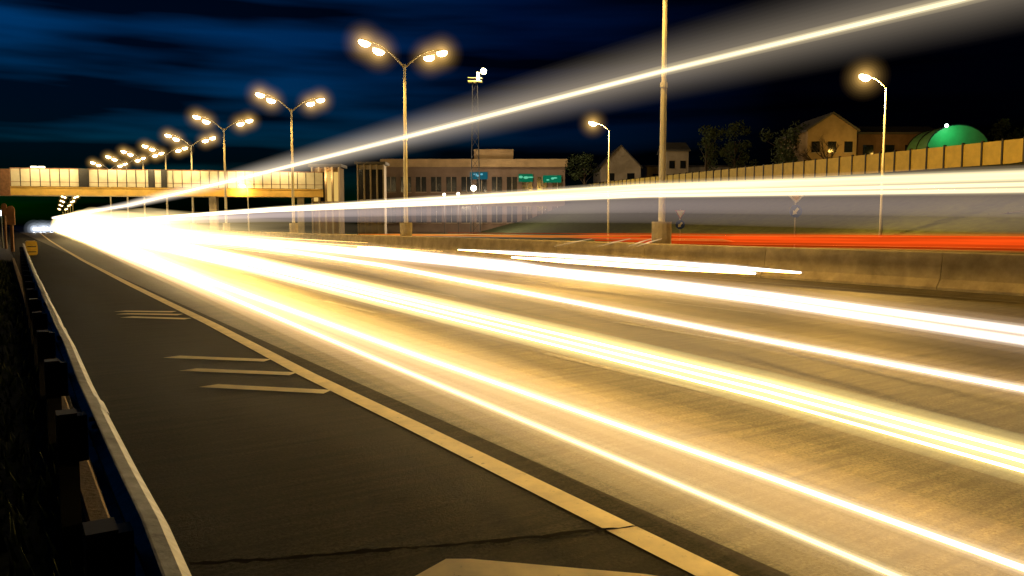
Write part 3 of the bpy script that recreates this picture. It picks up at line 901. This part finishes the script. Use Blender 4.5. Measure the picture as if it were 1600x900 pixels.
def trail(label, pts, rx, rz, col, vis, beam, group, beam_col=None, cap=False, glow=(), taper=0, side=False, grow=0):
    P = resample([Vector(p) for p in pts])
    bm = NB()
    rxs = [rx] * len(P); rzs = [rz] * len(P)
    if cap: rxs[0] = rxs[-1] = rx * .5; rzs[0] = rzs[-1] = rz * .5
    total = (P[-1] - P[0]).length
    def tap(i):
        if grow: return 1.0 + grow * min(60, max(0, P[i].length - 4.5))
        if not taper: return 1.0
        return .04 + .96 * min(1.0, (P[i] - P[0]).length / (taper * total)) ** 1.2
    if taper or grow: rxs = [rx * tap(i) for i in range(len(P))]; rzs = [rz * tap(i) for i in range(len(P))]
    tube(bm, P, rxs, 10, True, rzs)
    bm.normal_update()
    bmesh.ops.recalc_face_normals(bm, faces=bm.faces[:])
    for f in bm.faces: f.material_index = 1 if beam and (f.normal.z < -.25 or (side and f.normal.x > .45 and f.normal.z < .3)) else 0  # stronger glow added underneath and on far sides to light road and barrier
    key = '%s_%.2f' % ('_'.join('%02d' % int(c_ * 99) for c_ in col), vis)
    ms = [flicker('trail_' + key, col, vis)]
    if beam: ms.append(emis('trail_added_light_%s_%.1f' % (key, beam), beam_col or col, beam))
    o = obj('light_trail', bm, ms)
    for gi, (gx, gz, dz, gc, gs) in enumerate(glow):
        b2 = NB(); PG = list(P); e0 = .05 * (gi + 1)      # each shell ends a little beyond the one inside it
        PG[0] = P[0] + (P[0] - P[1]).normalized() * e0; PG[-1] = P[-1] + (P[-1] - P[-2]).normalized() * e0
        w_ = [tap(i) for i in range(len(P))]; sx = [gx * q for q in w_]; sz = [gz * q for q in w_]
        if cap and not taper: sx[0] *= .2; sz[0] *= .2; sx[-1] *= .2; sz[-1] *= .2
        tube(b2, [p + Vector((0, 0, dz)) for p in PG], sx, 14, True, sz)
        obj('glow', b2, glow_mat(gc, gs), o)
    return tag(o, label, 'light trail', group)
G1 = 'headlight trails over the near lanes'; G2 = 'trails of a tall vehicle'; G3 = 'tail light trails beyond the barrier'
def far(P, x, y, z): return P + [Vector((x, y, z))]
def zpts(z, *px): return [onz(a, b, z) for a, b in px]
YW = (1.0, .86, .50); WW = (1.0, .93, .78); WH = (1.0, .98, .95); BY = (1.0, .59, .12)
Z = .32
trail('thin yellow light trail nearest the edge line, lowest of all', far(zpts(Z, (1660, 1010), (1400, 900), (1000, 732), (585, 560), (300, 440), (160, 383)), 10.0, 170, Z), .010, .010, YW, 1.4, 6, G1, BY, glow=soft(.014, YW, .5) + [(.20, .16, 0, (1, .64, .32), .18), (.30, .22, 0, (1, .60, .28), .07)], grow=.02)
trail('thin white gold light trail second above the edge line', far(zpts(Z, (1720, 928), (1600, 888), (1200, 745), (665, 560), (330, 440), (170, 381)), 10.6, 170, Z), .014, .014, WW, 1.6, 10, G1, BY, glow=soft(.020, (1, .78, .5), .5) + [(.22, .18, -.02, (1, .64, .36), .26), (.38, .25, 0, (1, .60, .30), .11)], grow=.022)
Z = .5
bandpx = [(1720, 751), (1600, 717), (1200, 609), (900, 535), (600, 463), (380, 410), (200, 370)]
for k, (dy, lb, r) in enumerate(((-14, 'upper strand of the broad pale yellow light band', .022), (0, 'middle strand of the broad pale yellow light band', .022), (15, 'lower strand of the broad pale yellow light band', .022))):
    P = [onz(a, b + dy * ((b - 350) / 367) ** .62, Z) for a, b in bandpx]
    trail(lb, far(P, 10.6 + .2 * k, 185, Z), r, r, (1, .92, .42), .85, 40, G1, BY, glow=[(.055, .045, 0, (1, .88, .30), 1.9), (.105, .085, 0, (1, .84, .32), 1.1), (.15, .12, 0, (1, .70, .30), .16), (.26, .22, -.02, (1, .62, .25), .05)], grow=.042)
Z = .55
trail('slim white light trail between the broad band and the thick white one', far(zpts(Z, (1720, 634), (1600, 608), (1200, 532), (880, 469), (600, 415), (400, 385), (220, 364)), 14, 200, Z), .016, .016, WW, 1.3, 44, G1, BY, glow=[(.035, .035, 0, WW, 6), (.06, .05, 0, (1, .82, .62), 1.6), (.12, .11, 0, (1, .68, .44), .30), (.30, .24, -.05, (1, .62, .30), .08)], grow=.02)
for k, (dy, lb) in enumerate(((-8, 'upper strand of the thick white light trail in the middle lanes'), (9, 'lower strand of the thick white light trail in the middle lanes'))):
    P = [onz(a, b + dy * (b - 350) / 178, Z) for a, b in ((1720, 545), (1600, 524), (1200, 466), (1000, 440), (800, 418), (600, 398), (400, 377), (250, 364))]
    trail(lb, far(P, 15 + .2 * k, 210, Z), .024, .024, WH, 1.6, 34, G1, BY, glow=[(.05, .045, 0, WH, 6), (.08, .07, 0, (1, .86, .72), 1.6), (.15, .13, 0, (1, .72, .50), .28), (.36, .28, -.05, (1, .64, .34), .06)], side=True, grow=.02)
Z = .62
trail('long white light streak ending before the concrete barrier', zpts(Z, (716, 390), (900, 401), (1050, 411), (1251, 426)), .055, .055, WH, 3, 30, G1, BY, True, glow=[(.09, .075, 0, WH, 3), (.14, .11, 0, (1, .9, .78), .8)], side=True)
trail('white light streak under the long one, with blunt right end', zpts(Z, (800, 402), (1000, 416), (1180, 427)), .06, .06, WH, 3, 30, G1, BY, True, glow=[(.09, .075, 0, WH, 3), (.14, .11, 0, (1, .9, .78), .8)], side=True)
trail('short white light streak merging left of the barrier streaks', zpts(Z, (560, 386), (700, 403), (884, 423)), .09, .07, WH, 3, 30, G1, BY, True, glow=[(.14, .11, 0, WH, 2), (.22, .16, 0, (1, .9, .78), .5)])
# far traffic, bunching up towards the footbridge
for k, (x0, y0, z, r, lb) in enumerate(((5.2, 18, .7, .05, 'distant gold light trail starting just right of the edge line'), (6.2, 20, 1.0, .06, 'distant pale trail in the second lane before the footbridge'),
        (9.0, 23, .7, .07, 'distant pale trail in the middle lane before the footbridge'), (11.5, 28, 1.1, .07, 'distant high trail in the fourth lane before the footbridge'), (13.6, 26, .8, .07, 'distant white trail in the lane beside the barrier'))):
    trail(lb, [(x0, y0, z), (x0 + .9, 70, z), (x0 + 2.2, 105, z), (9 + x0 * .22, 200, z)], r, r, YW, 1.2, 10, G1, BY, True, taper=.4,
          glow=[(r * 3, r * 2.5, 0, (1, .84, .34), .5), (.5, .5, .1, (1, .80, .32), .15), (.9, 1.0, .3, (1, .74, .30), .055), (1.3, 1.8, .8, (1, .74, .34), .035)])
# tall vehicle: roof light and side lights; wide shells imitate its blurred body
trail('long pale diagonal light trail climbing high across the sky', far([onz(a, b, 3.3) for a, b in ((1760, -68), (1490, 2), (1036, 111), (634, 214), (400, 273), (300, 297), (200, 321))], 11.0, 235, 3.3), .013, .013, YW, 1.2, 0, G2, glow=[(.028, .028, 0, YW, 8.0), (.055, .055, .004, (1, .82, .46), 1.9), (0.080, 0.080, 0.010, (1.00, 0.80, 0.54), 0.110), (0.109, 0.109, 0.014, (1.00, 0.80, 0.55), 0.086), (0.138, 0.138, 0.018, (0.99, 0.81, 0.57), 0.068), (0.167, 0.167, 0.022, (0.99, 0.81, 0.58), 0.054), (0.196, 0.196, 0.026, (0.99, 0.81, 0.60), 0.043), (0.225, 0.225, 0.030, (0.98, 0.82, 0.61), 0.033), (0.254, 0.254, 0.034, (0.98, 0.82, 0.62), 0.026), (0.283, 0.283, 0.038, (0.98, 0.82, 0.64), 0.021), (0.312, 0.312, 0.042, (0.98, 0.82, 0.65), 0.016), (0.341, 0.341, 0.046, (0.97, 0.83, 0.67), 0.013), (0.370, 0.370, 0.050, (0.97, 0.83, 0.68), 0.009)])
for (y0, y1, yl), rz_, lb in (((274, 293, 333), .052, 'upper bright horizontal light trail before the panel wall'), ((288, 301, 335), .022, 'middle horizontal light trail before the panel wall'), ((297, 306, 336), .024, 'lower horizontal light trail before the panel wall')):
    X = 9.0
    P = [onx(1740, y0 - 8, X), onx(1600, y0, X), onx(1000, y1, X), onx(420, yl - 6, X + .4), onx(200, 343, X + .8)]
    trail(lb, far(P, 12, 210, P[-1].z), rz_ * .6, rz_ * .6, YW, .95, 0, G2, glow=[(rz_ * 1.15, rz_ * 1.15, 0, YW, .32 / rz_), (rz_ * 1.6, rz_ * 1.55, 0, YW, .11 / rz_), (rz_ * 2.4, rz_ * 2.2, 0, (1, .80, .52), .03 / rz_)] + ([(.35, .24, -.22, (1, .80, .74), .10), (.35, .15, -.14, (1, .80, .74), .12)] if rz_ == .024 else []))
# red tail lights on the far carriageway
RD = (1.0, .075, .006)
for y_, r_, v_, x0_, lb in ((6, .058, .55, 860, 'top strand of the orange red tail light band beyond the concrete barrier'), (.5, .075, .60, 1130, 'middle strand of the orange red tail light band beyond the barrier'),
        (-5.5, .058, .36, 930, 'lower strand of the orange red tail light band beyond the barrier'), (-10.5, .04, .16, 1000, 'dim lowest strand of the tail light band, just over the barrier')):
    trail(lb, [onx(a_, b_ - y_ * a_ / 1600, 28) for a_, b_ in ((1760, 382), (1600, 379.5), (1350, 377), (1150, 375.5), (x0_, 372.5))], r_, r_, RD, v_, 0, G3, None, True, glow=[(r_ * 1.6, r_ * 1.8, 0, RD, .16 / r_ * v_), (r_ * 2.8, r_ * 3, 0, (1, .11, .008), .06 / r_ * v_), (r_ * 4, r_ * 4.2, 0, (1, .12, .01), .02 / r_ * v_)])
trail('dim amber tail light band left of the red one', [onx(1000, 369, 27), onx(860, 369.5, 27), onx(700, 367.5, 27), onx(560, 366, 27)], .045, .05, (1.0, .28, .03), .55, 0, G3, None, True, glow=[(.08, .09, 0, (1, .3, .04), 2.0)])
trail('thin red tail light line above the red band', [onx(1760, 373, 28.6), onx(1500, 369.5, 28.6), onx(1100, 366, 28.6), onx(700, 364, 28.6)], .02, .025, (1.0, .14, .015), .25, 0, G3)
for k, (xa, xb, lb) in enumerate(((866, 925, 'pale diagonal light flick left of the tall lamp plinth, first of four'), (934, 985, 'pale diagonal light flick, second of four left of the plinth'), (982, 1018, 'pale diagonal light flick, third of four beside the plinth'), (995, 1034, 'pale diagonal light flick, fourth of four touching the plinth'))):
    a_ = onx(xa, 385, 21.0); b_ = onx(xb, 373, 21.0 + .3)
    trail(lb, [a_, a_.lerp(b_, .5) + Vector((0, 0, .015)), b_], .022, .022, (1, .70, .34), .6, 0, 'diagonal light flicks over the barrier', None, True, glow=[(.05, .05, 0, (1, .6, .25), 1.0)])
